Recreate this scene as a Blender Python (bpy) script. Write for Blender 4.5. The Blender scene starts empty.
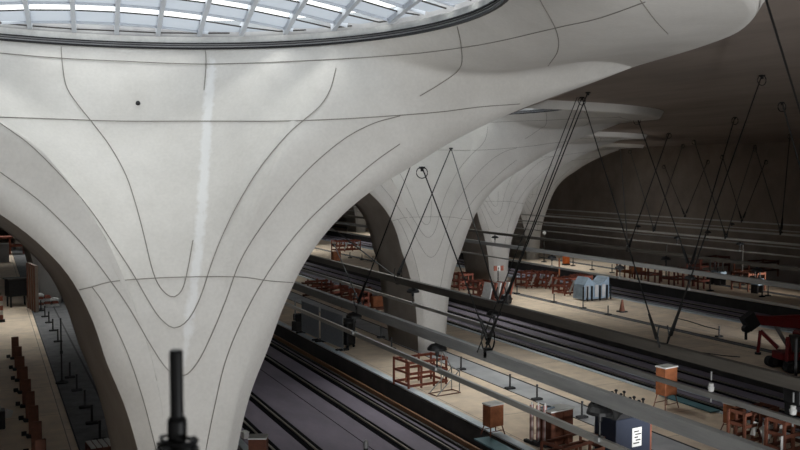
import bpy, bmesh, math, random
from mathutils import Vector, Matrix
from mathutils.bvhtree import BVHTree
from mathutils.geometry import delaunay_2d_cdt
random.seed(7)
SC = bpy.context.scene
COL = SC.collection
PI = math.pi
# ------------------------------------------------------------ camera
FPX = 900.0
pitch = math.atan(52 / FPX)
yaw = math.atan(415 * math.cos(pitch) / FPX)
CAM = Vector((0, 0, 9.5))
Fw = Vector((math.sin(yaw) * math.cos(pitch), math.cos(yaw) * math.cos(pitch), -math.sin(pitch)))
Rt = Vector((math.cos(yaw), -math.sin(yaw), 0))
Up = Rt.cross(Fw)
cd = bpy.data.cameras.new('camera'); cam = bpy.data.objects.new('camera', cd); COL.objects.link(cam)
cam.matrix_world = Matrix((( Rt.x, Up.x, -Fw.x, CAM.x), (Rt.y, Up.y, -Fw.y, CAM.y), (Rt.z, Up.z, -Fw.z, CAM.z), (0, 0, 0, 1)))
cd.sensor_width = 36; cd.lens = 36 * FPX / 800
cd.clip_start = .1; cd.clip_end = 1000
cd.dof.use_dof = True; cd.dof.focus_distance = 30; cd.dof.aperture_fstop = 1.8
SC.camera = cam
# ------------------------------------------------------------ world, sun, exposure
w = bpy.data.worlds.new('overcast_sky'); SC.world = w; w.use_nodes = True
bg = w.node_tree.nodes['Background']; bg.inputs[0].default_value = (1, .985, .96, 1); bg.inputs[1].default_value = 4.7
sd = bpy.data.lights.new('sun', 'SUN'); sd.energy = 20.0; sd.angle = math.radians(50); sd.color = (1, .97, .92)
sun = bpy.data.objects.new('sun', sd); COL.objects.link(sun)
sun.rotation_euler = Vector((.05, .42, 1)).to_track_quat('Z', 'Y').to_euler(); sun.location = (0, -30, 60)
SC.view_settings.view_transform = 'Standard'; SC.view_settings.look = 'None'
SC.view_settings.exposure = -1.2; SC.view_settings.gamma = 1
SC.cycles.max_bounces = 8; SC.cycles.diffuse_bounces = 5; SC.cycles.transparent_max_bounces = 12
SC.cycles.use_denoising = True; SC.cycles.sample_clamp_indirect = 6


def ray(px, py): return Fw * FPX + Rt * (px - 400) + Up * (225 - py)
def onZ(px, py, Z=0.0):
    d = ray(px, py); return CAM + d * ((Z - CAM.z) / d.z)
def onY(px, py, Y):
    d = ray(px, py); return CAM + d * (Y / d.y)
def onX(px, py, X):
    d = ray(px, py); return CAM + d * (X / d.x)
def high(px, py, ytop, Z=0.0):     # height of something standing at px,py whose top shows at ytop
    P = onZ(px, py, Z); d = ray(px, ytop); t = math.hypot(P.x, P.y) / math.hypot(d.x, d.y)
    return CAM.z + d.z * t - Z

# ------------------------------------------------------------ materials
def mat(name, col, rough=.7, metal=0.0, noise=0.0, scale=3.0, col2=None, bump=0.0, stretch=None, spec=.4):
    m = bpy.data.materials.new(name); m.use_nodes = True
    nt = m.node_tree; b = nt.nodes['Principled BSDF']
    b.inputs['Roughness'].default_value = rough; b.inputs['Metallic'].default_value = metal
    b.inputs['Specular IOR Level'].default_value = spec
    b.inputs['Base Color'].default_value = (*col, 1)
    if noise or bump:
        tc = nt.nodes.new('ShaderNodeTexCoord'); mp = nt.nodes.new('ShaderNodeMapping')
        nt.links.new(tc.outputs['Object'], mp.inputs[0])
        if stretch: mp.inputs['Scale'].default_value = stretch
        n = nt.nodes.new('ShaderNodeTexNoise'); n.inputs['Scale'].default_value = scale; n.inputs['Detail'].default_value = 6
        n.inputs['Roughness'].default_value = .65
        nt.links.new(mp.outputs[0], n.inputs['Vector'])
        r = nt.nodes.new('ShaderNodeValToRGB')
        c2 = col2 or tuple(c * (1 - noise) for c in col)
        r.color_ramp.elements[0].position = .32; r.color_ramp.elements[0].color = (*c2, 1)
        r.color_ramp.elements[1].position = .68; r.color_ramp.elements[1].color = (*col, 1)
        nt.links.new(n.outputs['Fac'], r.inputs[0]); nt.links.new(r.outputs[0], b.inputs['Base Color'])
        if bump:
            bp = nt.nodes.new('ShaderNodeBump'); bp.inputs['Strength'].default_value = bump
            nt.links.new(n.outputs['Fac'], bp.inputs['Height']); nt.links.new(bp.outputs[0], b.inputs['Normal'])
    return m

M = {}
M['black'] = mat('black_metal', (.012, .012, .013), .5)
M['rubber'] = mat('black_rubber', (.02, .02, .021), .8)
M['cable'] = mat('dark_cable', (.01, .01, .01), .5)
M['steel'] = mat('galvanised_steel', (.42, .43, .43), .42, .7, .25, 4)
M['beam'] = mat('grey_beam', (.40, .405, .40), .5, .3, .3, 2.0, stretch=(3, .3, 3))
M['beam_brown'] = mat('brown_grey_beam', (.15, .135, .115), .55, .2, .3, 2.0, stretch=(3, .3, 3))
M['rail'] = mat('conductor_rail', (.55, .54, .51), .35, .6, .2, 3, stretch=(3, .3, 3))
M['railhead'] = mat('rail_head', (.42, .38, .33), .35, .6)
M['redtimber'] = mat('red_painted_timber', (.36, .115, .075), .75, 0, .45, 5)
M['rust'] = mat('rusty_orange_sheet', (.36, .125, .05), .7, .1, .5, 3)
M['rustdark'] = mat('brown_sheet', (.16, .055, .03), .7, 0, .4, 4)
M['brownpost'] = mat('brown_board', (.20, .085, .055), .8, 0, .4, 6)
M['white'] = mat('white_paint', (.7, .7, .68), .6, 0, .2, 5)
M['paper'] = mat('paper', (.65, .65, .62), .8)
M['fence'] = mat('grey_fence_mesh', (.27, .29, .31), .6, 0, .25, 9)
M['dimred'] = mat('dim_red_timber', (.17, .05, .035), .75, 0, .4, 5)  # darker copy of the red timber, far platform's dimness put in the colour
M['tarp'] = mat('blue_grey_tarpaulin', (.26, .34, .42), .5, 0, .35, 3)
M['navy'] = mat('navy_sheet', (.015, .02, .035), .55)
M['crane'] = mat('crane_red', (.20, .010, .012), .4, 0, .3, 3)
M['purple'] = mat('track_bed_mortar', (.24, .205, .26), .75, 0, .35, .8, (.17, .148, .182), .05, (1, .35, 1))
M['groove'] = mat('groove_black', (.004, .004, .005), .9, spec=.05)
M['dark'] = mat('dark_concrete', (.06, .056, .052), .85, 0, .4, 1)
M['brown_cable'] = mat('brown_duct', (.22, .11, .05), .6)
M['membrane'] = mat('pale_edge_sheet', (.70, .76, .80), .4, 0, .3, 1.2, (.42, .48, .52), 0, (1, .5, 1))
M['teal'] = mat('teal_sheet', (.12, .26, .30), .4, 0, .4, 1.5)
M['strip'] = mat('grey_screed', (.46, .465, .47), .6, 0, .4, .7, (.30, .305, .32))
M['strip_dark'] = mat('dark_screed', (.17, .17, .175), .8, 0, .5, 1.5, (.09, .09, .092), .05)
M['screed_line'] = mat('joint_black', (.03, .03, .03), .8)
M['ceil'] = mat('ceiling_concrete', (.25, .205, .175), .8, 0, .35, .5, (.17, .14, .12), .03, (1, .3, 1))
M['wallc'] = mat('wall_concrete', (.30, .25, .21), .8, 0, .4, .35, (.20, .165, .14), .05)
M['orange'] = mat('orange_plastic', (.7, .16, .03), .5)
M['frost'] = mat('louvre_glass', (.62, .70, .82), .25)
M['pole'] = mat('mast_black', (.014, .015, .016), .45)


def floor_mat(name, c1, c2, seam):
    m = mat(name, c1, .78, 0, .3, .9, c2, .03)
    nt = m.node_tree; b = nt.nodes['Principled BSDF']
    src = b.inputs['Base Color'].links[0].from_socket
    tc = nt.nodes.new('ShaderNodeTexCoord'); br = nt.nodes.new('ShaderNodeTexBrick')
    mp = nt.nodes.new('ShaderNodeMapping'); mp.inputs['Rotation'].default_value = (0, 0, PI / 2)
    nt.links.new(tc.outputs['Object'], mp.inputs[0]); nt.links.new(mp.outputs[0], br.inputs['Vector'])
    br.inputs['Scale'].default_value = 1; br.inputs['Brick Width'].default_value = 5.0; br.inputs['Row Height'].default_value = 2.45
    br.inputs['Mortar Size'].default_value = .02; br.inputs['Color1'].default_value = (1, 1, 1, 1)
    br.inputs['Color2'].default_value = (.84, .85, .88, 1); br.inputs['Mortar'].default_value = (seam, seam, seam, 1)
    mx = nt.nodes.new('ShaderNodeMix'); mx.data_type = 'RGBA'; mx.blend_type = 'MULTIPLY'; mx.inputs[0].default_value = 1
    nt.links.new(src, mx.inputs[6]); nt.links.new(br.outputs[0], mx.inputs[7]); nt.links.new(mx.outputs[2], b.inputs['Base Color'])
    return m
M['platform'] = floor_mat('platform_screed', (.84, .68, .50), (.62, .50, .38), .4)

# shell concrete : fair-faced, mottled, one pale lime streak below the rim
def shell_mat():
    m = mat('fair_faced_concrete', (.69, .67, .635), .62, 0, .1, .55, (.60, .58, .545), .01)
    nt = m.node_tree; b = nt.nodes['Principled BSDF']
    src = b.inputs['Base Color'].links[0].from_socket
    tc = nt.nodes.new('ShaderNodeTexCoord')
    n = nt.nodes.new('ShaderNodeTexNoise'); n.inputs['Scale'].default_value = 14; n.inputs['Detail'].default_value = 5
    nt.links.new(tc.outputs['Object'], n.inputs['Vector'])
    mr = nt.nodes.new('ShaderNodeMapRange'); mr.inputs['From Min'].default_value = .3; mr.inputs['From Max'].default_value = .7
    mr.inputs['To Min'].default_value = .95; mr.inputs['To Max'].default_value = 1.02
    nt.links.new(n.outputs['Fac'], mr.inputs[0])
    mx = nt.nodes.new('ShaderNodeMix'); mx.data_type = 'RGBA'; mx.blend_type = 'MULTIPLY'; mx.inputs[0].default_value = 1
    nt.links.new(src, mx.inputs[6]); nt.links.new(mr.outputs[0], mx.inputs[7])
    # streak
    at = nt.nodes.new('ShaderNodeAttribute'); at.attribute_name = 'streak'
    n2 = nt.nodes.new('ShaderNodeTexNoise'); n2.inputs['Scale'].default_value = 6; n2.inputs['Detail'].default_value = 4
    nt.links.new(tc.outputs['Object'], n2.inputs['Vector'])
    mm = nt.nodes.new('ShaderNodeMath'); mm.operation = 'MULTIPLY_ADD'; mm.inputs[1].default_value = 1.0
    ad = nt.nodes.new('ShaderNodeMath'); ad.operation = 'SUBTRACT'; ad.inputs[1].default_value = .5
    nt.links.new(n2.outputs['Fac'], ad.inputs[0]); nt.links.new(at.outputs['Fac'], mm.inputs[0]); nt.links.new(ad.outputs[0], mm.inputs[2])
    mr2 = nt.nodes.new('ShaderNodeMapRange'); mr2.inputs['From Min'].default_value = .35; mr2.inputs['From Max'].default_value = .75
    mr2.inputs['To Max'].default_value = .55
    nt.links.new(mm.outputs[0], mr2.inputs[0])
    m3 = nt.nodes.new('ShaderNodeMix'); m3.data_type = 'RGBA'
    nt.links.new(mr2.outputs[0], m3.inputs[0]); nt.links.new(mx.outputs[2], m3.inputs[6]); m3.inputs[7].default_value = (.85, .86, .87, 1)
    nt.links.new(m3.outputs[2], b.inputs['Base Color'])
    return m
M['shell'] = shell_mat()
M['flank'] = mat('shaded_flank_concrete', (.36, .32, .28), .8, 0, .25, .8, (.28, .245, .21), .03)  # darker copy of the shell concrete; the flanks' shade put in the colour

def glass_mat():
    m = bpy.data.materials.new('clear_roof_glass'); m.use_nodes = True; nt = m.node_tree; nt.nodes.clear()
    o = nt.nodes.new('ShaderNodeOutputMaterial'); t = nt.nodes.new('ShaderNodeBsdfTransparent'); g = nt.nodes.new('ShaderNodeBsdfGlossy')
    g.inputs['Roughness'].default_value = .05; t.inputs[0].default_value = (.92, .96, .97, 1)
    mx = nt.nodes.new('ShaderNodeMixShader'); mx.inputs[0].default_value = .06
    nt.links.new(t.outputs[0], mx.inputs[1]); nt.links.new(g.outputs[0], mx.inputs[2]); nt.links.new(mx.outputs[0], o.inputs[0])
    return m
M['glass'] = glass_mat()
def frost_mat():
    m = bpy.data.materials.new('frosted_louvre_glass'); m.use_nodes = True; nt = m.node_tree; nt.nodes.clear()
    o = nt.nodes.new('ShaderNodeOutputMaterial'); t = nt.nodes.new('ShaderNodeBsdfTranslucent'); g = nt.nodes.new('ShaderNodeBsdfDiffuse')
    t.inputs[0].default_value = (.20, .215, .24, 1); g.inputs[0].default_value = (.5, .56, .65, 1)
    mx = nt.nodes.new('ShaderNodeMixShader'); mx.inputs[0].default_value = .5
    nt.links.new(t.outputs[0], mx.inputs[1]); nt.links.new(g.outputs[0], mx.inputs[2]); nt.links.new(mx.outputs[0], o.inputs[0])
    return m
M['frostglass'] = frost_mat()

# ------------------------------------------------------------ mesh helpers
class MB:
    def __init__(s): s.bm = bmesh.new()
    def box(s, c, d, rz=0, rx=0, ry=0, bev=0):
        mtx = Matrix.Translation(c) @ Matrix.Rotation(rz, 4, 'Z') @ Matrix.Rotation(rx, 4, 'X') @ Matrix.Rotation(ry, 4, 'Y') @ Matrix.Diagonal((d[0], d[1], d[2], 1))
        r = bmesh.ops.create_cube(s.bm, size=1, matrix=mtx)
        if bev:
            es = list({e for v in r['verts'] for e in v.link_edges})
            bmesh.ops.bevel(s.bm, geom=es, offset=bev, segments=1, affect='EDGES')
        return s
    def bar(s, a, b, w, h=None):        # box section from a to b
        a = Vector(a); b = Vector(b); d = b - a; L = d.length
        q = d.to_track_quat('Y', 'Z').to_matrix().to_4x4()
        mtx = Matrix.Translation((a + b) / 2) @ q @ Matrix.Diagonal((w, L, h or w, 1))
        bmesh.ops.create_cube(s.bm, size=1, matrix=mtx); return s
    def cyl(s, a, b, r, r2=None, n=10):
        a = Vector(a); b = Vector(b); d = b - a
        q = d.to_track_quat('Z', 'Y').to_matrix().to_4x4()
        bmesh.ops.create_cone(s.bm, cap_ends=True, segments=n, radius1=r, radius2=r if r2 is None else r2, depth=d.length, matrix=Matrix.Translation((a + b) / 2) @ q)
        return s
    def tube(s, pts, r, n=6, closed=False):
        pts = [Vector(p) for p in pts]; rings = []
        N = len(pts)
        for i, p in enumerate(pts):
            t = (pts[(i + 1) % N] - pts[i - 1]) if closed else (pts[min(i + 1, N - 1)] - pts[max(i - 1, 0)])
            q = t.to_track_quat('Z', 'Y').to_matrix()
            rings.append([s.bm.verts.new(p + q @ Vector((r * math.cos(2 * PI * k / n), r * math.sin(2 * PI * k / n), 0))) for k in range(n)])
        for i in range(N if closed else N - 1):
            A = rings[i]; B = rings[(i + 1) % N]
            for k in range(n): s.bm.faces.new((A[k], A[(k + 1) % n], B[(k + 1) % n], B[k]))
        if not closed:
            s.bm.faces.new(rings[0][::-1]); s.bm.faces.new(rings[-1])
        return s
    def lathe(s, prof, c=(0, 0, 0), n=16):
        rings = []
        for r, z in prof:
            rings.append([s.bm.verts.new((c[0] + max(r, .001) * math.cos(2 * PI * k / n), c[1] + max(r, .001) * math.sin(2 * PI * k / n), c[2] + z)) for k in range(n)])
        for A, B in zip(rings, rings[1:]):
            for k in range(n): s.bm.faces.new((A[k], A[(k + 1) % n], B[(k + 1) % n], B[k]))
        s.bm.faces.new(rings[0][::-1]); s.bm.faces.new(rings[-1])
        return s
    def quad(s, *p):
        s.bm.faces.new([s.bm.verts.new(q) for q in p]); return s
    def prism(s, pts, thick, axis=(0, 1, 0)):
        ax = Vector(axis) * thick
        A = [s.bm.verts.new(Vector(p)) for p in pts]; B = [s.bm.verts.new(Vector(p) + ax) for p in pts]
        n = len(A)
        s.bm.faces.new(A[::-1]); s.bm.faces.new(B)
        for i in range(n): s.bm.faces.new((A[i], A[(i + 1) % n], B[(i + 1) % n], B[i]))
        return s
    def build(s, name, m, parent=None, smooth=False, loc=None, rz=0):
        bmesh.ops.recalc_face_normals(s.bm, faces=s.bm.faces)
        me = bpy.data.meshes.new(name); s.bm.normal_update(); s.bm.to_mesh(me); s.bm.free()
        me.materials.append(m)
        if smooth:
            for p in me.polygons: p.use_smooth = True
        o = bpy.data.objects.new(name, me); COL.objects.link(o)
        if parent: o.parent = parent
        if loc is not None: o.location = loc
        o.rotation_euler.z = rz
        return o

def thing(name, label, cat, loc=(0, 0, 0), rz=0, group=None):
    o = bpy.data.objects.new(name, None); COL.objects.link(o); o.empty_display_size = .3
    o.location = loc; o.rotation_euler.z = rz; o['label'] = label; o['category'] = cat
    if group: o['group'] = group
    return o
def tag(o, label, cat, group=None):
    o['label'] = label; o['category'] = cat
    if group: o['group'] = group
    return o
def struct(o, label=None):
    o['kind'] = 'structure'
    if label: o['label'] = label
    return o
def dup(root, loc, rz=0, label=None, group=None):
    kids = [(c, [g for g in c.children]) for c in root.children]
    r = root.copy(); COL.objects.link(r); r.location = loc; r.rotation_euler.z = rz
    if label: r['label'] = label
    if group: r['group'] = group
    for c, gs in kids:
        c2 = c.copy(); COL.objects.link(c2); c2.parent = r
        for g in gs:
            g2 = g.copy(); COL.objects.link(g2); g2.parent = c2
    return r

# ------------------------------------------------------------ the hall shell
FL = 9000.0                   # added floodlight output, watts of Blender light
ZC = 12.4                     # ceiling level
HX0, HX1, HY0, HY1 = -34.0, 67.5, -30.0, 215.0
HX1W = 67.5
def slab(name, x0, x1, y0, y1, z0, z1, m, label=None):
    o = MB().box(((x0 + x1) / 2, (y0 + y1) / 2, (z0 + z1) / 2), (x1 - x0, y1 - y0, z1 - z0)).build(name, m)
    return struct(o, label)
slab('floor', HX0, HX1W + 1, HY0, HY1, -1.6, -.8, M['purple'])
slab('wall_left', HX0 - 1, HX0, HY0, HY1, -1.6, 14, M['wallc'])
slab('wall_right', HX1W, HX1W + 1, HY0, HY1, -1.6, 14, M['wallc'])
slab('wall_back', HX0 - 1, HX1W + 1, HY1, HY1 + 1, -1.6, 14, M['dark'])
slab('wall_front', -14, HX1W + 1, HY0 - 1, HY0, -1.6, 14, M['dark'])  # stops short at the left: unseen gap added to let sky light in

PLAT = [(-3.0, 8.05), (16.6, 26.4), (33.7, 43.5), (51.6, 61.3)]
for i, (x0, x1) in enumerate(PLAT):
    p = slab('platform', x0, x1, HY0, HY1, -.8, 0, M['platform'])
    c = (x0 + x1) / 2 if i else 3.7
    a, b = [(2.75, 4.15), (20.6, 22.0), (37.55, 38.0), (56.2, 56.8)][i]
    MB().box(((a + b) / 2, 80, .004), (b - a, 250, .008)).build('centre_strip', M['strip'] if i == 1 else M['strip_dark'], p)
    if not i: MB().box((6.1, 80, .003), (3.9, 250, .006)).build('side_strip', M['strip_dark'], p)
    MB().box((b + .05, 80, .01), (.09, 250, .02)).build('joint_strip', M['screed_line'], p)
    MB().box((a - .03, 80, .008), (.05, 250, .016)).build('joint_strip', M['screed_line'], p)
    if i:
        MB().box((x0 + .14, 80, .015), (.36, 250, .05)).build('edge_strip', M['membrane'], p)
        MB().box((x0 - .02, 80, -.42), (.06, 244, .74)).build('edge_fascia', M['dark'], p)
    MB().box((x1 - .1, 80, .012), (.26, 250, .04)).build('edge_strip', M['membrane'], p)

# tracks
def track(cx, label):
    t = thing('railway_track', label, 'railway track', (cx, 80, -.8))
    for s in (-.72, .72):
        MB().box((s, 0, .012), (.50, 250, .024)).build('rail_groove', M['groove'], t)
        MB().box((s, 0, .04), (.055, 250, .08)).build('rail', M['railhead'], t)
    return t
TR = [10.2, 14.75, 28.25, 31.9, 45.3, 49.6, 63.3]
TN = ['pair of rails in dark grooves beside the foreground column', 'pair of rails in dark grooves below the nearest platform with a pale edge',
      'pair of rails just behind the platform of the second column', 'pair of rails in front of the platform with the red crawler crane',
      'pair of rails just behind the platform with the red crawler crane', 'pair of rails in front of the farthest platform',
      'pair of rails at the foot of the dark side wall']
for x, n in zip(TR, TN): track(x, n)
# ducts in the track bed
tag(MB().box((16.18, 90, -.68), (.10, 230, .2)).build('cable_duct', M['brown_cable']), 'brown cable duct running below the nearest pale platform edge', 'cable duct')
tag(MB().box((15.95, 90, -.74), (.10, 230, .1)).build('cable_duct', M['dark']), 'dark duct beside the brown duct under the nearest platform edge', 'cable duct')
for x, y0, y1, l in ((12.0, 8, 30, 'long thin crack line in the mortar left of the rails'), (12.9, 12, 60, 'second long thin joint between the two near tracks')):
    tag(MB().box((x, (y0 + y1) / 2, -.796), (.03, y1 - y0, .01)).build('bed_joint', M['groove']), l, 'joint')
for x, y0, y1 in ((29.9, 20, 120), (47.4, 30, 130)):
    tag(MB().box((x, (y0 + y1) / 2, -.74), (.25, y1 - y0, .1)).build('drain_channel', M['membrane']), 'pale drain channel between the rails ' + ('in front of the red crane' if x < 40 else 'behind the red crane'), 'drain channel')

# ------------------------------------------------------------ chalice shell
# edge profile of the arches in the plane of the foot: (half width, height)
EP = [(.0, -2.2), (.55, -1.9), (.76, -1.0), (.84, .6), (.95, 2.2), (1.12, 3.3), (1.42, 4.4), (1.85, 5.4), (2.26, 6.4), (2.80, 7.4), (3.55, 8.3), (4.5, 9.05),
      (5.72, 9.72), (6.8, 10.32), (8.1, 10.9), (9.45, 11.42), (11.0, 11.96), (12.2, 12.4)]
def crom(P, n):
    out = []
    Q = [tuple(2 * a - b for a, b in zip(P[0], P[1]))] + list(P) + [tuple(2 * a - b for a, b in zip(P[-1], P[-2]))]
    for i in range(1, len(Q) - 2):
        for k in range(n):
            t = k / n
            out.append(tuple(.5 * (2 * b + (c - a) * t + (2 * a - 5 * b + 4 * c - d) * t * t + (3 * b - a - 3 * c + d) * t ** 3)
                             for a, b, c, d in zip(Q[i - 1], Q[i], Q[i + 1], Q[i + 2])))
    out.append(tuple(P[-1])); return out
def resample(P, n, closed=False):
    P = [Vector(p) for p in P]
    L = [0]
    for a, b in zip(P, P[1:]): L.append(L[-1] + (b - a).length)
    out = []; j = 0
    for i in range(n):
        s = L[-1] * i / (n - 1)
        while j < len(L) - 2 and L[j + 1] < s: j += 1
        out.append(P[j].lerp(P[j + 1], (s - L[j]) / max(L[j + 1] - L[j], 1e-9)))
    return out
full = [(-a, z) for a, z in EP[::-1]] + EP[1:]
NE = 181
EPL = [(a - .26 * math.exp(-((z - 7.3) / 1.9) ** 2), z) for a, z in EP]
edge = resample([(x, 0, z) for x, z in crom([(-a, z) for a, z in EPL[::-1]] + EP[1:], 8)], NE)
RC = Vector((-1.85, -2.9, 12.72)); RR = 7.16      # rim of the light eye
NEAR = [(12.2, 0), (11.3, -2.5), (10.2, -4.9), (8.7, -7.4), (6.4, -9.8), (2.6, -11.6), (-2, -12.1), (-6.6, -11.4), (-10, -8.8), (-12.0, -4.6), (-12.2, 0)]
NN = 61
near = resample([(x, y, 12.4) for x, y in crom(NEAR, 8)], NN)
near_out = []
DEP = 3.7
def bez(a, b, c, d, t): return a * (1 - t) ** 3 + b * 3 * t * (1 - t) ** 2 + c * 3 * t * t * (1 - t) + d * t ** 3
def sst(t): t = max(0, min(1, t)); return t * t * (3 - 2 * t)
def ring_pt(ang, r=RR, z=None): return Vector((RC.x + r * math.cos(ang), RC.y + r * math.sin(ang), RC.z if z is None else z))
def ang_of(x, y): return math.atan2(y - RC.y, x - RC.x)

EC = crom(EP, 8)
def halfw(z):
    for a, b in zip(EC, EC[1:]):
        if a[1] <= z <= b[1]: return a[0] + (b[0] - a[0]) * (z - a[1]) / max(b[1] - a[1], 1e-6)
    return EC[-1][0]
def make_shell():
    bm = bmesh.new(); st = bm.verts.layers.float.new('streak')
    rows = []
    aL = ang_of(-12.2, 0); aR = ang_of(12.2, 0)
    # the side stations look at the rim through a smooth spread of angles
    for i in range(NE):
        E = edge[i]; s = i / (NE - 1) * 2 - 1
        T = (edge[min(i + 1, NE - 1)] - edge[max(i - 1, 0)]).normalized()
        n = Vector((T.z, 0, -T.x))       # outward: left side -> -x, right side -> +x, bottom -> -z
        f = i / (NE - 1)
        # angle on rim from aL (left) to aR (right) going over +Y (far side)
        # spread : fan more densely towards the foot
        g = .5 + .5 * math.copysign(abs(s) ** .8, s)
        ang = aL + (aR - aL) * g if aL > aR else aL - (2 * PI - (aR - aL)) * g
        R = ring_pt(ang)
        rad = Vector((math.cos(ang), math.sin(ang), 0))
        zt = E.z / 12.4
        rr = .24 + .50 * sst(zt) ; rr *= max(.06, min(1, (1 - abs(s)) / .16))
        S0 = E - n * rr
        k = (R - S0).length
        dRS = (S0 - R).normalized(); dRS.y = 0; dRS.normalize()
        bl = .88 * sst((E.z - 7.0) / 5.2)
        nn = (n * (1 - bl) + dRS * bl).normalized()
        S = E - nn * rr; k = (R - S).length
        off = min(.40 * k, .75 * abs(S.x) + .15)
        P2 = S - nn * off
        wf = 1 - sst((E.z - 4.5) / 6)
        P1a = R + (rad * .30 + Vector((0, 0, -.32))).normalized() * k * .34
        P1b = Vector((R.x * .35 + S.x * .55 * .65, R.y, S.z + .42 * (R.z - S.z)))
        lim = .5 * halfw(P1b.z); P1b.x = max(-lim, min(lim, P1b.x))
        P1 = P1a.lerp(P1b, wf)
        row = []
        for t in range(30):
            u = t / 30; p = bez(R, P1, P2, S, u)
            p.y = R.y * (1 - u) ** (1.0 + (.7 + .9 * wf) * sst((1 - abs(s)) * 4)) + S.y * u - (.55 * wf + .1) * 4 * u * (1 - u) * sst(1 - abs(s) * .9)
            az = max(p.z, .05); wz = halfw(az) - (.26 * math.exp(-((az - 7.3) / 1.9) ** 2) if p.x < 0 else 0); xr = min(1, abs(p.x) / max(wz, .1))
            fy = (-.30 + .95 * sst((az - 4) / 6.5)) * (1 - xr ** 2.6)
            p.y = fy + (p.y - fy) * sst((az - 6.0) / 5.5)
            row.append(p)
        az = max(S.z, .05); wz = halfw(az) - (.26 * math.exp(-((az - 7.3) / 1.9) ** 2) if S.x < 0 else 0)
        S.y = (-.30 + .95 * sst((az - 4) / 6.5)) * (1 - min(1, abs(S.x) / max(wz, .1)) ** 2.6) * (1 - sst((az - 6.0) / 5.5))
        C1q = E - nn * rr * .42; C2 = E + Vector((0, rr * .42, 0))
        for q in range(0, 9):
            u = q / 8
            row.append(S * (1 - u) ** 2 + C1q * 2 * u * (1 - u) + C2 * u * u)
        nf = 5
        end = row[-1].copy()
        dd = DEP * (1 - .35 * sst(abs(s)))
        dd *= max(.12, min(1, (1 - abs(s)) / .12))
        for q in range(1, nf + 1):
            u = q / nf
            row.append(end + Vector((0, max(dd - rr * .42, .05) * u, 0)) + n * .32 * u * (1 if E.z > 1 else .3) * max(.0, min(1, (1 - abs(s)) / .12)))
        last = row[-1]
        sb = math.copysign(abs(s) ** 1.1, s)
        Bp = Vector((12.2 * sb, 8.6 * (1 - abs(sb) ** 2.2) + .15, 12.45))
        kk = (Bp - last).length
        P1 = Vector((last.x + (Bp.x - last.x) * .08, last.y + (Bp.y - last.y) * .30, last.z + (Bp.z - last.z) * .5))
        P2 = Vector((last.x + (Bp.x - last.x) * .55, last.y + (Bp.y - last.y) * .62, last.z + (Bp.z - last.z) * .93))
        for q in range(1, 13):
            row.append(bez(last, P1, P2, Bp, q / 12))
        rows.append(row)
    V = [[bm.verts.new(p) for p in row] for row in rows]
    for i in range(NE):
        for j in range(30):
            p = V[i][j].co
            # streak below the rim right of the middle
            V[i][j][st] = 0.0
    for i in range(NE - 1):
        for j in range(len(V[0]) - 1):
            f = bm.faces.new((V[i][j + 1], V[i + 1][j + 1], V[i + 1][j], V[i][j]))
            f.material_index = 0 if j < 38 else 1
    for i in range(NE - 1):
        e = bm.edges.get((V[i][38], V[i + 1][38]))
        if e: e.smooth = False
    # near bowl
    aR2 = math.atan2(math.sin(aR), math.cos(aR)); 
    W = []
    for i in range(NN):
        E = near[i].copy(); u = i / (NN - 1); dip = (lambda t: t * t * (3 - 2 * t))(min(1, min(u, 1 - u) / .32)); E.z -= .34 * dip
        ang = aR2 + (-(2 * PI) + (aL - aR2)) * u if aL > aR2 else aR2 - (aR2 - aL) * u
        R = ring_pt(ang); rad = Vector((math.cos(ang), math.sin(ang), 0)); k = (R - E).length
        down = .3
        P1 = R + (rad * .42 + Vector((0, 0, -down))).normalized() * k * .36
        out = (E - R); out.z = 0; out.normalize()
        P2 = E - out * k * .35 + Vector((0, 0, .05))
        own = [bez(R, P1, P2, E, t / 30) for t in range(31)]
        wA = 1 - sst(i / 9); wB = 1 - sst((NN - 1 - i) / 9)
        for wt, tip in ((wA, rows[-1][:30] + [E]), (wB, rows[0][:30] + [E])):
            if wt > 0:
                own = [o + (tp - (tip[0].lerp(tip[-1], t / 30)) + (R.lerp(E, t / 30)) - o) * wt for t, (o, tp) in enumerate(zip(own, tip))]
        o1 = Vector((E.x, E.y, 0)) - Vector((RC.x, RC.y, 0)) * .6; o1.normalize()
        for q, zz in ((.03, .04), (.07, .10), (.12, .19), (.17, .28), (.22, .34)): own.append(E + o1 * (q * dip) + Vector((0, 0, zz * dip)))
        near_out.append(own[-1])
        W.append([bm.verts.new(p) for p in own])
    for i in range(NN - 1):
        for j in range(35):
            f = bm.faces.new((W[i][j + 1], W[i + 1][j + 1], W[i + 1][j], W[i][j])); f.material_index = 0
    # cut at the floor
    bmesh.ops.remove_doubles(bm, verts=bm.verts[:], dist=.004)
    bmesh.ops.bisect_plane(bm, geom=bm.verts[:] + bm.edges[:] + bm.faces[:], plane_co=(0, 0, 0), plane_no=(0, 0, 1), clear_inner=True)
    me = bpy.data.meshes.new('shell')
    for f in bm.faces: f.smooth = True
    # streak weight from position
    for v in bm.verts:
        x, y, z = v.co
        c = (z - 6.25) * .217
        wgt = math.exp(-((x - c) / .13) ** 2) * sst((z - 4.2) / 2.2) * (1 - sst((z - 12.1) / .3))
        v[st] = wgt if y < 6 else 0
    outline = [rows[i][-1] for i in range(NE)]
    bm.normal_update(); bm.to_mesh(me); bm.free(); me.update()
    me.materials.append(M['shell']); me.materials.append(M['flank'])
    return me, outline
shell_me, back_outline = make_shell()

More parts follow.
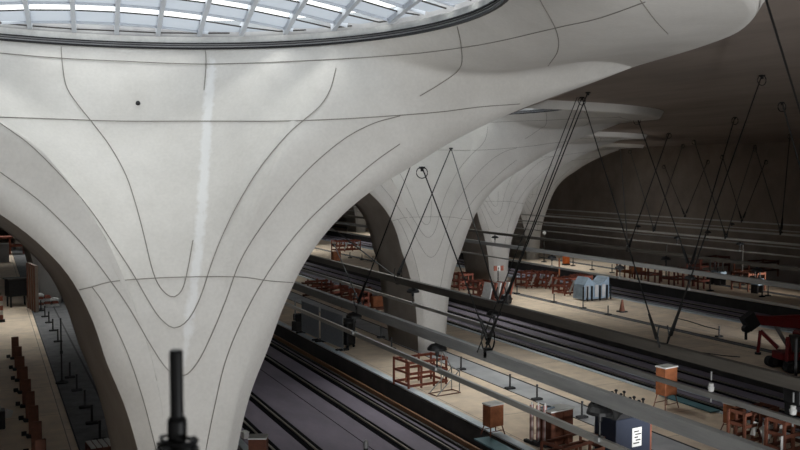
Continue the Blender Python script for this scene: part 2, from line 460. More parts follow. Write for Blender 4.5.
C1 = Vector((4.05, 20.0, 0))
def place_eye(root): pass
def make_column(loc, label, group='chalice shaped concrete columns'):
    t = thing('chalice_column', label, 'column', loc, 0, group)
    o = bpy.data.objects.new('shell', shell_me); COL.objects.link(o); o.parent = t
    return t
shell_plain = shell_me.copy()
for d_ in shell_plain.attributes['streak'].data: d_.value = 0
col1 = make_column(C1, 'huge white concrete chalice column filling the left foreground under the glazed eye')

# joints of the formwork, traced where they lie on the concrete
bvh = BVHTree.FromPolygons([v.co + C1 for v in shell_me.vertices], [tuple(p.vertices) for p in shell_me.polygons])
def hit(px, py):
    d = ray(px, py).normalized(); r = bvh.ray_cast(CAM, d)
    return (r[0] - d * .02 if r[0] is not None else None), r[1]
SEAMS = [
 [(0, 53), (60, 58), (120, 61), (205, 64), (300, 61), (400, 55), (460, 48), (500, 41), (560, 27), (600, 18), (645, 2)],
 [(0, 117), (60, 119), (120, 121), (205, 121), (280, 121), (340, 119), (390, 116), (440, 112), (480, 107), (520, 104)],
 [(74, 291), (92, 287), (110, 282), (140, 279), (185, 277), (240, 277), (270, 281), (299, 283)],
 [(61, 42), (62, 60), (66, 85), (76, 102), (92, 122), (110, 146), (126, 175), (136, 205), (144, 235), (152, 268), (160, 287), (172, 297), (182, 290), (188, 268), (193, 240)],
 [(0, 123), (28, 143), (52, 166), (76, 192), (95, 216), (113, 243), (132, 272), (148, 300), (160, 318), (174, 328), (188, 320), (200, 298), (212, 262), (224, 232), (240, 200), (262, 165), (290, 132), (318, 108), (330, 90), (336, 68)],
 [(0, 172), (36, 198), (62, 222), (84, 246), (104, 272), (128, 306), (150, 344), (168, 370), (184, 376), (198, 362), (212, 334), (226, 300), (240, 262), (262, 226), (300, 178), (340, 142), (372, 124), (400, 116)],
 [(92, 287), (104, 304), (118, 332), (130, 360), (142, 396), (150, 425), (156, 450)],
 [(206, 450), (214, 410), (226, 360), (246, 312), (270, 270), (300, 230), (330, 200), (372, 164), (400, 144)],
 [(205, 44), (206, 64), (204, 90)],
 [(540, 0), (556, 30), (558, 50), (548, 66)],
 [(640, 0), (655, 20), (668, 34)],
 [(454, 14), (461, 45), (460, 68), (440, 84), (420, 96)],
]
for sm in SEAMS:
    pts = []
    for q in resample([(x, y, 0) for x, y in crom([(float(a), float(b)) for a, b in sm], 6)], max(8, len(sm) * 5)):
        p, nrm = hit(q.x, q.y)
        if p is not None and p.y > 0: pts.append(p - C1)
    if len(pts) > 2:
        MB().tube(pts, .010, 5).build('formwork_joint', M['strip_joint'] if 'strip_joint' in M else M.setdefault('strip_joint', mat('joint_grey', (.25, .235, .21), .9)), col1)
hp, hn = hit(138, 103)
if hp is not None:
    MB().cyl(hp - C1 - hn * .05, hp - C1 + hn * .03, .07, .05, 9).build('anchor_plug', M['black'], col1)

# light eye
def make_eye():
    t = thing('roof_light', 'round glazed roof light with a pale steel grid above the foreground column', 'skylight', C1, 0, 'round roof lights above the columns')
    def ringband(r0, r1, z0, z1, n=96):
        b = MB(); R = []
        for k in range(n):
            a = 2 * PI * k / n
            R.append([b.bm.verts.new(ring_pt(a, r, z)) for r, z in ((r0, z0), (r1, z0), (r1, z1), (r0, z1))])
        for k in range(n):
            A = R[k]; B = R[(k + 1) % n]
            for q in range(4): b.bm.faces.new((A[q], A[(q + 1) % 4], B[(q + 1) % 4], B[q]))
        return b
    z = RC.z
    ringband(RR - .05, RR + .25, z - .02, z + .03).build('lower_gasket', M['black'], t)
    ringband(RR - .03, RR + .25, z + .03, z + .115).build('rim_ring', M['strip'], t)
    ringband(RR - .06, RR + .25, z + .066, z + .082).build('middle_gasket', M['black'], t)
    ringband(RR - .08, RR + .35, z + .115, z + .14).build('upper_gasket', M['black'], t)
    ringband(RR - .02, RR + .4, z + .14, z + .30).build('kerb_ring', M['white'], t)
    g = MB(); lou = MB(); gl = MB()
    th = math.radians(-6); ux = Vector((math.cos(th), math.sin(th), 0)); uy = Vector((-math.sin(th), math.cos(th), 0))
    def dome(p):
        r = min(1, p.length / RR); return .42 + 1.0 * (1 - r * r)
    def W(p): return Vector((RC.x + p.x, RC.y + p.y, RC.z + dome(p)))
    sx, sy = 1.02, 1.12
    n = 8
    for i in range(-n, n + 1):
        x = i * sx + .2
        if abs(x) < RR:
            h = math.sqrt(RR * RR - x * x); pts = [W(ux * x + uy * (-h + 2 * h * k / 10)) for k in range(11)]
            for a, b in zip(pts, pts[1:]): g.bar(a, b, .11, .22)
        y = i * sy
        if abs(y) < RR:
            h = math.sqrt(RR * RR - y * y); pts = [W(uy * y + ux * (-h + 2 * h * k / 12)) for k in range(13)]
            for a, b in zip(pts, pts[1:]): g.bar(a, b, .05, .10)
    for i in range(-n - 1, n + 1):
        for j in range(-n, n):
            x0, x1 = i * sx + .2, (i + 1) * sx + .2; y0, y1 = j * sy, (j + 1) * sy
            cs = [ux * a + uy * b for a, b in ((x0, y0), (x1, y0), (x1, y1), (x0, y1))]
            def cl(p):
                return p if p.length < RR else p * (RR / p.length)
            if min(c.length for c in cs) > RR: continue
            q = [W(cl(c)) + Vector((0, 0, .1)) for c in cs]
            gl.quad(*q)
            # louvre: covers the far two thirds of the bay
            ym = y0 + sy * .36
            cs2 = [ux * a + uy * b for a, b in ((x0, ym), (x1, ym), (x1, y1), (x0, y1))]
            q = [W(cl(c)) for c in cs2]
            lou.quad(*q)
            old = set(lou.bm.faces)
            lou.bar(q[0] - Vector((0, 0, .02)), q[1] - Vector((0, 0, .02)), .035, .03)
            for f_ in set(lou.bm.faces) - old: f_.material_index = 1
    g.build('steel_grid', M['gridwhite'] if 'gridwhite' in M else M.setdefault('gridwhite', mat('grid_paint', (.62, .66, .72), .5)), t)
    gl.build('glazing', M['glass'], t)
    o = lou.build('louvre_panes', M['frostglass'], t)
    o.name = 'louvre_pane'
    o.data.materials.append(M['dark'])
    return t
eye1 = make_eye()

# other columns and eyes
ROWX = [4.05, 21.55, 38.4, 54.6]
ROWY = [20.0, 42.6, 63.8, 83.5]
LL = 50.0
cols = [(0, 0)]
names = {(1, 0): 'white chalice column on the platform across the two near tracks', (2, 0): 'third white chalice column, half hidden behind the second one',
         (3, 0): 'farthest white chalice column with its narrow arch against the dark wall', (0, 1): 'brown shadowed chalice column seen under the left arch',
         (3, 1): 'far column glimpsed beyond the second column'}
EXTRA = [(0, 1), (1, 1), (2, 1), (3, 1), (1, 0), (2, 0), (3, 0), (2, -1), (3, -1), (0, 2)]
eyes = [(0, 0)]
for (r, k) in EXTRA:
    P = Vector((ROWX[r], ROWY[r] + k * LL, 0))
    dup(col1, P, 0, names.get((r, k), 'chalice column on the %s platform, %s' % (['first', 'second', 'third', 'fourth'][r], 'out of sight behind nearer columns'))).children[0].data = shell_plain
    dup(eye1, P, 0, 'round glazed roof light above the ' + ['first', 'second', 'third', 'fourth'][r] + ' platform, ' + {0: 'middle', 1: 'farther', 2: 'farthest', -1: 'nearer'}[k])
    cols.append((r, k))
# ceiling with the openings of the chalices
def ceiling(name='ceiling', zc=ZC, thick=1.6, circ=False):
    pts = []; edges = []
    def loop(P):
        P = [Vector((p.x, p.y)) for p in P]
        b = len(pts); pts.extend(P); edges.extend([(b + i, b + (i + 1) % len(P)) for i in range(len(P))])
    loop([Vector((HX0, HY0)), Vector((HX1W, HY0)), Vector((HX1W, HY1)), Vector((HX0, HY1))])
    holes = []
    for r, k in cols:
        o = Vector((ROWX[r], ROWY[r] + k * LL))
        P = [Vector((p.x, p.y)) + o for p in near_out[:-1]]
        bk = [Vector((p.x, p.y)) + o for p in back_outline]
        P = [Vector((12.2, 0)) + o] + [q for q in P[1:]] + [Vector((-12.2, 0)) + o] + bk[2:-2:2]
        if circ: P = [Vector((RC.x + (RR + .12) * math.cos(q * PI / 36), RC.y + (RR + .12) * math.sin(q * PI / 36))) + o for q in range(72)]
        holes.append(P); loop(P)
    v, e, f, ov, oe, of = delaunay_2d_cdt(pts, edges, [], 0, 1e-5)
    def inside(p, P):
        c = False; j = len(P) - 1
        for i in range(len(P)):
            if (P[i].y > p.y) != (P[j].y > p.y) and p.x < (P[j].x - P[i].x) * (p.y - P[i].y) / (P[j].y - P[i].y) + P[i].x: c = not c
            j = i
        return c
    me = bpy.data.meshes.new(name); b = bmesh.new()
    vs = [b.verts.new((q.x, q.y, zc)) for q in v]
    for tri in f:
        c = sum((v[i] for i in tri), Vector((0, 0))) / len(tri)
        if any(inside(c, P) for P in holes): continue
        try: b.faces.new([vs[i] for i in tri])
        except ValueError: pass
    for q in [q for q in b.verts if not q.link_faces]: b.verts.remove(q)
    ret = bmesh.ops.extrude_face_region(b, geom=b.faces[:])
    for q in ret['geom']:
        if isinstance(q, bmesh.types.BMVert): q.co.z += thick
    bmesh.ops.recalc_face_normals(b, faces=b.faces)
    b.to_mesh(me); b.free(); me.materials.append(M['strip'] if circ else M['ceil'])
    o = bpy.data.objects.new(name, me); COL.objects.link(o); struct(o)
ceiling('ceiling', ZC, .35)
ceiling('roof_slab', 12.86, .6, True)
#--REST--
# ------------------------------------------------------------ overhead conductor rails and their carrier beams
def beam_line(name, cx, slope, y0, y1, w, h, m, label, cat, group=None):
    z = 9.5 - slope * cx / math.cos(yaw)
    return tag(MB().box((cx, (y0 + y1) / 2, z), (w, y1 - y0, h)).build(name, m), label, cat, group), z
BELL = MB().lathe([(.03, .34), (.06, .30), (.17, .27), (.24, .2), (.25, .14), (.2, .13), (.05, .15), (.045, 0), (.03, -.02)], n=14)
bell_me = BELL.build('cap', M['black'])
bell_me_data = bell_me.data; bpy.data.objects.remove(bell_me)
def bell(x, y, z, rod, label):
    t = thing('hanging_insulator', label, 'insulator', (x, y, z), 0, 'bell insulators carrying the conductor rails')
    o = bpy.data.objects.new('cap', bell_me_data); COL.objects.link(o); o.parent = t
    MB().cyl((0, 0, 0), (0, 0, -rod), .022, n=8).build('rod', M['cable'], t)
    MB().box((0, 0, -rod), (.16, .12, .08)).build('clamp', M['steel'], t)
    return t
SUP = {}
UP = [(10.2, .366, 7, 150, .16, .25, 'wide grey beam crossing the middle above the nearest track, lowest of the wide ones'),
      (14.75, .2605, 5, 150, .18, .25, 'wide grey beam passing in front of the foot of the second column'),
      (28.25, .1405, 5, 190, .2, .2, 'broad pale beam hanging over the farthest platform edge'),
      (31.9, .1185, 5, 190, .16, .17, 'dark broad beam hanging in front of the side wall above the pale one'),
      (45.3, .0885, 5, 190, .12, .13, 'slim beam in front of the dark wall, third line from its top'),
      (49.6, .0770, 5, 190, .12, .13, 'bright slim beam in front of the dark wall, second line from its top'),
      (63.3, .0645, 5, 190, .12, .12, 'topmost thin beam line close to the dark side wall')]
LO = [(10.2, .4395, 7, 150, .08, .12, 'thin pale conductor rail crossing to the bottom edge, nearest of all'),
      (14.75, .308, 5, 150, .09, .11, 'thin conductor rail below the beam at the second column'),
      (28.25, .1655, 5, 190, .07, .08, 'thin conductor rail along the edge of the farthest platform'),
      (31.9, .1395, 5, 190, .07, .08, 'thin conductor rail under the dark broad beam by the wall'),
      (45.3, .1035, 5, 190, .07, .08, 'bright thin conductor rail low in front of the dark wall'),
      (49.6, .0930, 5, 190, .07, .08, 'bright conductor rail in the middle of the dark wall'),
      (63.3, .0725, 5, 190, .07, .08, 'faint conductor rail nearest to the dark side wall')]
for i, (cx, sl, y0, y1, w_, h_, lb) in enumerate(UP):
    _, z = beam_line('carrier_beam', cx, sl, y0, y1, w_, h_, M['beam'] if i in (0, 2) else M['beam_brown'] if i in (1, 3) else M['rail'], lb, 'beam'); SUP[i] = z
LOZ = {}
for i, (cx, sl, y0, y1, w_, h_, lb) in enumerate(LO):
    _, z = beam_line('conductor_rail', cx, sl, y0, y1, w_, h_, M['rail'], lb, 'overhead rail'); LOZ[i] = z
BL = [(0, 354), (0, 437), (0, 600), (1, 413), (1, 494), (2, 552), (2, 620), (2, 690), (3, 495), (3, 666), (3, 757), (4, 677), (4, 740), (5, 708), (5, 638), (6, 732)]
for i, px in BL:
    cx, sl = UP[i][0], UP[i][1]
    py = 173 + (px + 15) * sl
    P = onX(px, py, cx); zt = SUP[i]; zl = LOZ[i]
    bell(cx, P.y, zt - .46, zt - .46 - zl - .03, 'black bell insulator under ' + ['the lowest wide beam, ', 'the beam at the second column, ', 'the broad pale beam, ', 'the dark broad beam, ',
         'the third line on the wall, ', 'the second line on the wall, ', 'the topmost line, '][i] +
         {354: 'beside the grey fence panels', 437: 'above the red crate', 600: 'above the brown cabinets', 413: 'in front of the second column', 494: 'between the red crates', 795: 'at the right picture edge',
          552: 'over the red posts', 620: 'above the blue tarpaulin', 690: 'right of the tarpaulin', 495: 'at the third column', 666: 'left of the pair near the V cable', 757: 'far right',
          677: 'left one', 740: 'right one', 708: 'right one', 638: 'left one', 732: 'only one'}[px])
# suspension cables : two legs from ceiling hooks to one shackle on a beam
def ceilP(px, py):
    d = ray(px, py); t = (ZC - CAM.z) / d.z if d.z > 1e-6 else 1e9
    P = CAM + d * t
    return P
def cable(bot, i, tops, label, r=.022, dbl=False, loops=True):
    cx = UP[i][0]
    B = onX(bot[0], bot[1], cx)
    t = thing('suspension_cable', label, 'cable', B, 0, 'V shaped suspension cables')
    for k, tp in enumerate(tops):
        if len(tp) == 3: T = CAM + ray(tp[0], tp[1]).normalized() * tp[2]
        else: T = ceilP(*tp)
        if T.y > 110 or T.x > 66: T = onX(tp[0], tp[1], 66.0)
        d = (T - B)
        kf = .10 if i < 2 else .05
        off = Vector((.10 if k else -.10, 0, 0)) if i < 2 else Vector((0, 0, 0))
        P0 = off * .3 + d * .004; P1 = d * .93
        MB().tube([off, d], r).build('wire', M['cable'], t)
        if k == 0 and dbl: MB().tube([off + Vector((-.12, .1, 0)), d + Vector((-.15, .1, 0))], r * .8).build('wire', M['cable'], t)
        # turnbuckle low on the wire
        n = d.normalized(); L = d.length
        MB().cyl(off + n * .35, off + n * min(1.3, L * .15), r * 2.6, r * 1.6, 8).build('turnbuckle', M['cable'], t)
        if loops:
            # free end of wire rope curled at the ceiling plate and at the shackle
            e = MB(); s_ = .17 if i < 2 else .22
            pts = [d + Vector((s_ * math.sin(a) * (1 if k else -1) + 0, 0, -s_ * .9 + s_ * math.cos(a) * .9)) for a in [2 * PI * q / 14 for q in range(14)]]
            e.tube(pts, r * .7, 5, closed=True); e.build('coiled_end', M['cable'], t)
        MB().box(d + Vector((0, 0, -.02)), (.13, .13, .06)).box(d + Vector((0, 0, -.06)), (.05, .08, .12)).build('ceiling_plate', M['black'], t)
    if i < 2:
        pts = [Vector((.17 * math.sin(a), .0, .30 - .32 * math.cos(a))) for a in [-2.3 + 4.6 * q / 14 for q in range(15)]]
        MB().tube(pts, .018, 6).build('slack_loop', M['cable'], t)
    MB().box((0, 0, -.02), (.16, .14, .22)).build('shackle', M['black'], t)
    return t
cable((488, 352), 0, [(582, 97), (422, 167, 24.5)], 'V shaped suspension cable with doubled right leg ending above the lowest wide beam', .02, True)
cable((663, 347), 1, [(582, 97), (762, 75)], 'large V shaped suspension cable ending right of centre on the beam before the red crane', .02)
cable((398, 281), 1, [(451, 148, 40), (330, 226, 50)], 'thin V cable meeting the beam on the left flank of the second column', .03, loops=False)
cable((501, 303), 1, [(451, 148, 40.2), (588, 92)], 'thin V cable meeting the beam beside the red crate with white slats', .022, loops=False)
cable((359, 309), 0, [(414, 157, 33), (334, 244, 38)], 'V cable above the heap of red timbers', .022, loops=False)
cable((690, 269), 2, [(637, 117), (735, 117)], 'V cable ending over the farthest platform between the two wall lines', .03)
cable((628, 249), 3, [(620, 146), (669, 133)], 'V cable ending above the red table frames', .035)
cable((654, 230), 4, [(630, 150), (683, 144)], 'faint V cable in the middle of the dark wall, left of the others', .035)
cable((685, 216), 6, [(664, 165), (708, 160)], 'small V cable hanging high on the dark wall, left one', .035)
cable((726, 237), 4, [(694, 140), (755, 145)], 'V cable hanging before the wall left of the farthest right one', .035)
cable((742, 221), 6, [(722, 155), (766, 160)], 'small V cable hanging high on the dark wall, right one', .035)
cable((781, 233), 5, [(755, 147), (790, 134)], 'small V cable at the right end of the dark wall', .035)
cable((826, 262), 3, [(782, 102), (850, 100)], 'cable entering from the right edge below the ceiling', .03)
cable((846, 262), 2, [(757, -30), (905, 60)], 'dark cable dropping from the top edge to the right edge', .02)

# ------------------------------------------------------------ small things on the platforms
def bollard(px, py, label, h=.62, group='short dark bollards along the platform joints'):
    P = onZ(px, py)
    t = thing('bollard', label, 'bollard', P, 0, group)
    MB().box((0, 0, .045), (.46, .28, .09), bev=.03).build('base', M['rubber'], t)
    MB().cyl((0, 0, .09), (0, 0, h), .045, .04, 10).cyl((0, 0, h), (0, 0, h + .04), .055, .045, 10).build('post', M['black'], t)
    return t
first = {}
def bollard_row(L, fmt, h=.62, grp=None):
    for k, (px, py) in enumerate(L):
        lb = fmt[k]
        g = grp or 'short dark bollards along the platform joints'
        if h not in first: first[h] = bollard(px, py, lb, h, g)
        else: dup(first[h], onZ(px, py), 0, lb, g)
bollard_row([(381, 338), (391.5, 349.5), (461, 370), (510, 389), (537, 400), (582, 418)],
            ['dark bollard right of the grey fence panels', 'dark bollard at the left foot of the second column', 'dark bollard behind the scaffold trestle',
             'dark bollard alone on the pale screed strip', 'dark bollard just behind the striped boards', 'dark bollard left of the draped stand'])
bollard_row([(517, 294), (554, 302.5), (583, 308.5), (608, 315), (719, 337), (350, 258), (362, 260), (373, 262), (387, 265.5)],
            ['dark bollard in front of the leftmost red frame on the third platform', 'dark bollard below the red and white frame', 'dark bollard below the blue tarpaulin',
             'dark bollard nearest the cone', 'dark bollard left of the red crane', 'leftmost bollard in the gap under the second column arch', 'second bollard in the gap under the arch',
             'third bollard in the gap under the arch', 'bollard beside the flank of the second column'], .6)
bollard_row([(573, 266), (592, 270), (612, 273), (762, 297), (768, 296)],
            ['small bollard right of the orange box', 'small bollard between orange box and table frames', 'small bollard left of the red table frames', 'left one of two posts far right on the last platform', 'right one of two posts far right on the last platform'], .8)
bollard_row([(41, 311), (45, 317), (49, 323), (53, 331), (58, 342), (70, 378), (77, 391), (85, 408), (92, 424), (100, 441)],
            ['farthest bollard of the row under the left arch', 'second farthest bollard of the row under the left arch', 'third farthest bollard under the left arch', 'fourth farthest bollard under the left arch',
             'bollard just above the tall mast base under the left arch', 'bollard right of the tall mast base', 'bollard in the middle of the left row', 'fourth nearest bollard of the left row', 'second nearest bollard of the left row', 'nearest bollard of the left row by the pale pallet'], .7)

# brown boards in a row on the left platform
def board(P, label, rz):
    t = thing('barrier_board', label, 'barrier', P, rz, 'brown barrier boards along the left platform')
    MB().box((0, 0, .62), (.34, .10, 1.05), bev=.015).build('board', M['brownpost'], t)
    MB().box((0, .0, .06), (.52, .3, .12), bev=.03).build('foot', M['rubber'], t)
    MB().cyl((-.25, -.05, .18), (-.42, -.05, .18), .09, n=10).build('foot_weight', M['rubber'], t)
    return t
LBW = ['farthest brown board of the row at the left', 'second farthest brown board at the left', 'third farthest brown board at the left', 'fourth farthest brown board at the left', 'fifth farthest brown board, in the middle of the row',
       'fifth nearest brown board at the left', 'fourth nearest brown board at the left', 'third nearest brown board at the left', 'second nearest brown board at the left', 'nearest brown board at the bottom left corner']
b0 = None
for k, (px, py) in enumerate([(15.5, 359), (18.5, 370), (21, 381), (24, 393), (27, 407), (30.5, 421), (34, 437), (37, 455), (41, 475), (45, 500)]):
    P = onZ(px, py)
    if b0 is None: b0 = board(P, LBW[k], .1)
    else: dup(b0, P, .1 + random.uniform(-.2, .2), LBW[k])

# tall thin mast with round base under the left arch
P = onZ(62, 383)
t = thing('base_post', 'tall thin black post on a round base on the grey strip under the left arch', 'post', P)
MB().lathe([(.28, 0), (.28, .05), (.12, .09), (.05, .14)]).build('base', M['rubber'], t)
MB().cyl((0, 0, .1), (0, 0, high(62, 383, 318)), .035).build('shaft', M['black'], t)
MB().box((0, 0, high(62, 383, 352)), (.12, .12, .14)).build('junction_box', M['black'], t)
# black cabinet far left
P = onZ(18, 306)
t = thing('equipment_cabinet', 'black cabinet on legs at the far left platform', 'cabinet', P, .3)
MB().box((0, 0, 1.35), (1.5, .9, 1.2), bev=.03).build('body', M['black'], t)
MB().box((0, 0, 2.0), (1.7, 1.1, .10)).build('lid', M['dark'], t)
for sx in (-.6, .6):
    for sy in (-.35, .35): MB().box((sx, sy, .37), (.1, .1, .75)).build('leg', M['black'], t)
# pallets / hoarding by far column foot
P = onZ(33.5, 310)
t = thing('timber_hoarding', 'brown timber hoarding beside the far column foot under the left arch', 'hoarding', P, .15)
MB().box((0, 0, 1.6), (.2, 2.6, 3.2)).build('panel', M['wallc'], t)
for k in range(4): MB().box((-.14, -1.15 + k * .76, 1.6), (.08, .1, 3.2)).build('stud', M['brownpost'], t)
stack0 = None
for k, (px, py, n) in enumerate([(40, 308, 5), (47.5, 307, 4), (55, 306.5, 3)]):
    P = onZ(px, py)
    t = thing('pallet_stack', ['left', 'middle', 'right'][k] + ' one of three low stacks of reddish blocks under the left arch', 'stack of blocks', P, .1, 'stacks of reddish blocks')
    for q in range(n): MB().box((0, 0, .1 + q * .2), (.42 if q % 2 else .5, .5, .12)).box((0, 0, .2 + q * .2), (.3, .3, .09)).build('layer', M['redtimber'] if q % 2 else M['white'], t)
# pale pallet bottom left
P = onZ(100, 452, 0)
t = thing('wooden_pallet', 'pale pallet with brown runners at the bottom beside the left bollards', 'pallet', P, .1)
for k in range(4): MB().box((-.3 + k * .2, 0, .30), (.15, .9, .04)).build('deck_board', M['paper'], t)
for k in range(3): MB().box((0, -.4 + k * .4, .14), (.8, .1, .26)).build('runner', M['brownpost'], t)
# red striped thing and white sheet at the left edge
P = onZ(0, 322)
t = thing('warning_beacon', 'red and white warning board cut by the left picture edge', 'warning board', P)
for q in range(5): MB().box((0, 0, .3 + q * .3), (.4, .08, .3)).build('stripe', M['redtimber'] if q % 2 == 0 else M['white'], t)
MB().box((0, 0, .08), (.6, .4, .15)).build('foot', M['rubber'], t)
P = onZ(5, 418)
tag(MB().prism([(-.22, 0, 0), (.22, -.05, 0), (.3, .02, .22), (.05, 0, .32)], .16).build('plastic_bag', M['white'], loc=P), 'small white plastic bag on the floor at the left edge', 'bag')
t = thing('tool_box', 'black box standing at the left edge near the white bag', 'box', onZ(1, 428))
MB().box((0, 0, .35), (.3, .5, .7), bev=.03).build('body', M['black'], t)
MB().tube([(0, -.1, .7), (0, -.1, .8), (0, .1, .8), (0, .1, .7)], .015).build('handle', M['steel'], t)
# far red crates inside the left arch
t = thing('red_crate', 'dim red crate high in the left arch far away', 'crate', onZ(10, 254))
MB().box((0, 0, 1), (3.2, 2, .2)).box((0, 0, 2), (3.2, 2, .2)).build('rail', M['redtimber'], t)
for sx in (-1.5, 0, 1.5):
    for sy in (-.9, .9): MB().box((sx, sy, 1), (.2, .2, 2)).build('post', M['redtimber'], t)
# side building far left : pale parapet
tag(MB().box((onZ(6, 270).x - 1.6, onZ(6, 262).y, 1.0), (4.2, .5, 2.0)).build('parapet', M['strip']), 'pale grey parapet block behind the black cabinet', 'parapet')

# ---- timber frames
def frame_box(name, label, cat, P, rz, L, W, H, m, nx=3, ny=2, rails=(.35, .95), t_=.09, extra=None, group=None):
    t = thing(name, label, cat, P, rz, group)
    for i in range(nx):
        for j in range(ny):
            MB().box((-L / 2 + L * i / (nx - 1), -W / 2 + W * j / (ny - 1), H / 2), (t_, t_, H)).build('post', m, t)
    for j in range(ny):
        y = -W / 2 + W * j / (ny - 1)
        for r in rails: MB().box((0, y - .05, H * r), (L + .1, .04, t_ * 1.5)).build('long_rail', m, t)
    for i in (0, nx - 1):
        x = -L / 2 + L * i / (nx - 1)
        for r in rails: MB().box((x, 0, H * r + .02), (.04, W, t_ * 1.4)).build('cross_rail', m, t)
    return t
frame_box('guard_frame', 'red painted timber guard frame at the foot of the second column', 'guard frame', onZ(420, 384), .12, 2.0, 1.25, 1.25, M['redtimber'], 4, 2, (.12, .55, .94), .075)
for (px, py, L, lb) in [(461, 289, 1.3, 'small red crate at the right side of the second column'), (481, 298, 1.3, 'red frame left of the white slatted one'),
                        (529, 287, 1.7, 'left red frame of the pair on the third platform'), (546, 287.5, 1.2, 'right red frame of the pair on the third platform'),
                        (567, 294, 1.7, 'red and white frame beside the blue tarpaulin'), (581, 291.5, 1.0, 'red frame half behind the blue tarpaulin'),
                        (346, 251, 3.2, 'red and white crate seen in the gap under the second column arch')]:
    t = frame_box('guard_frame', lb, 'guard frame', onZ(px, py), .1, L, 1.4, 1.35, M['redtimber'], 4, 2, (.15, .5, .92), .10)
    if 'white' in lb or 'pair' in lb:
        for q in range(4): MB().box((-L / 2 + L * (q + .5) / 4, -.82, .72), (.17, .03, 1.0), ry=.5).build('slat', M['white'] if q % 2 else M['redtimber'], t)
# slatted panels stacked
P = onZ(497, 300)
t = thing('slatted_panels', 'stack of slanting red and white slatted panels below the third column', 'panels', P, .1)
for q in range(6): MB().box((-.9 + q * .38, 0, .7), (.12, 1.0, 1.35), ry=.25).build('panel', M['redtimber'] if q % 2 else M['white'], t)
MB().box((0, 0, .06), (2.3, .8, .12)).build('base', M['redtimber'], t)
tag(MB().lathe([(.4, 0), (.45, .3), (.35, .6), (.12, .7)]).build('sack', M['black'], loc=onZ(506, 303)), 'dark sack at the right end of the slatted panels', 'sack')
# heap of red timbers behind fence
for k, (px, py, n, lb) in enumerate([(320, 295, 8, 'loose heap of reddish timbers behind the fence panels, left'), (334, 297, 6, 'loose heap of reddish timbers behind the fence panels, right')]):
    t = thing('timber_heap', lb, 'heap of timber', onZ(px, py), .1)
    for q in range(n):
        a = random.uniform(-.5, .5)
        MB().box((random.uniform(-.7, .7), random.uniform(-.3, .3), .12 + .14 * q), (1.9, .12, .14), rz=a, ry=random.uniform(-.12, .12)).build('timber', M['redtimber'] if q % 3 else M['brownpost'], t)
    for q in range(3): MB().box((-.8 + q * .8, .5, .6), (.1, .1, 1.25)).build('post', M['redtimber'], t)
frame_box('guard_frame', 'red frame standing right of the timber heap', 'guard frame', onZ(355, 308), .12, 1.5, 1.2, 1.35, M['redtimber'], 3, 2, (.2, .55, .92), .11)
frame_box('guard_frame', 'small dark red frame behind the one at the timber heap', 'guard frame', onZ(364.5, 303.5), -.3, .9, .9, 1.2, M['rustdark'], 3, 2, (.2, .6, .92), .12)
t = thing('panel_box', 'low orange panel box right of the timber heap', 'box', onZ(378, 307.5), .1)
MB().box((0, 0, .45), (.95, .4, .75), bev=.02).build('panel', M['rust'], t); MB().box((0, 0, .05), (1.2, .6, .08)).build('base', M['rustdark'], t)
tag(MB().box((0, 0, .04), (1.2, .35, .08)).build('timber_plank', M['brownpost'], loc=onZ(384, 309), rz=.2), 'short plank lying right of the orange panel box', 'plank')

# grey fence panels
fa = onZ(303, 333); fb = onZ(320, 342); fc = onZ(344, 349)
for k, (A, B, lb) in enumerate([(onZ(302, 333), onZ(319, 341), 'left grey mesh fence panel beside the nearest track'), (onZ(321, 342), onZ(343, 351), 'right grey mesh fence panel beside the nearest track')]):
    d = B - A; L = d.length; rz = math.atan2(d.y, d.x)
    t = thing('fence_panel', lb, 'fence panel', A, rz, 'grey fence panels')
    H = 1.85
    MB().box((L / 2, 0, H / 2 + .1), (L, .03, H - .1)).build('infill', M['fence'], t)
    fr = MB()
    for x in (0, L): fr.cyl((x, 0, 0), (x, 0, H + .12), .022)
    fr.cyl((0, 0, H + .06), (L, 0, H + .06), .022).cyl((0, 0, .15), (L, 0, .15), .022); fr.build('tube_frame', M['steel'], t)
    for x in (.08, L - .08): MB().box((x, 0, .06), (.2, .75, .12), bev=.02).build('foot_block', M['rubber'], t)
t = thing('waste_container', 'black waste container at the right end of the fence panels', 'container', onZ(348, 347), .35)
MB().box((0, 0, .75), (.62, .62, 1.2), bev=.05).build('body', M['black'], t)
MB().lathe([(.45, 1.36), (.44, 1.44), (.26, 1.58), (.05, 1.62)]).build('lid', M['black'], t)
for sx in (-.22, .22):
    for sy in (-.22, .22): MB().cyl((sx - .04, sy, .07), (sx + .04, sy, .07), .08).box((sx, sy, .13), (.05, .1, .06)).build('wheel', M['rubber'], t)
t = thing('equipment_stack', 'dark stack of equipment at the left end of the fence panels', 'equipment', onZ(298, 331), .3)
MB().box((0, 0, .3), (.6, .5, .6), bev=.03).build('crate', M['dark'], t); MB().box((.02, 0, .85), (.5, .4, .4), bev=.03).build('case', M['black'], t); MB().cyl((-.2, 0, .6), (-.2, 0, 1.9), .04).build('post', M['steel'], t)

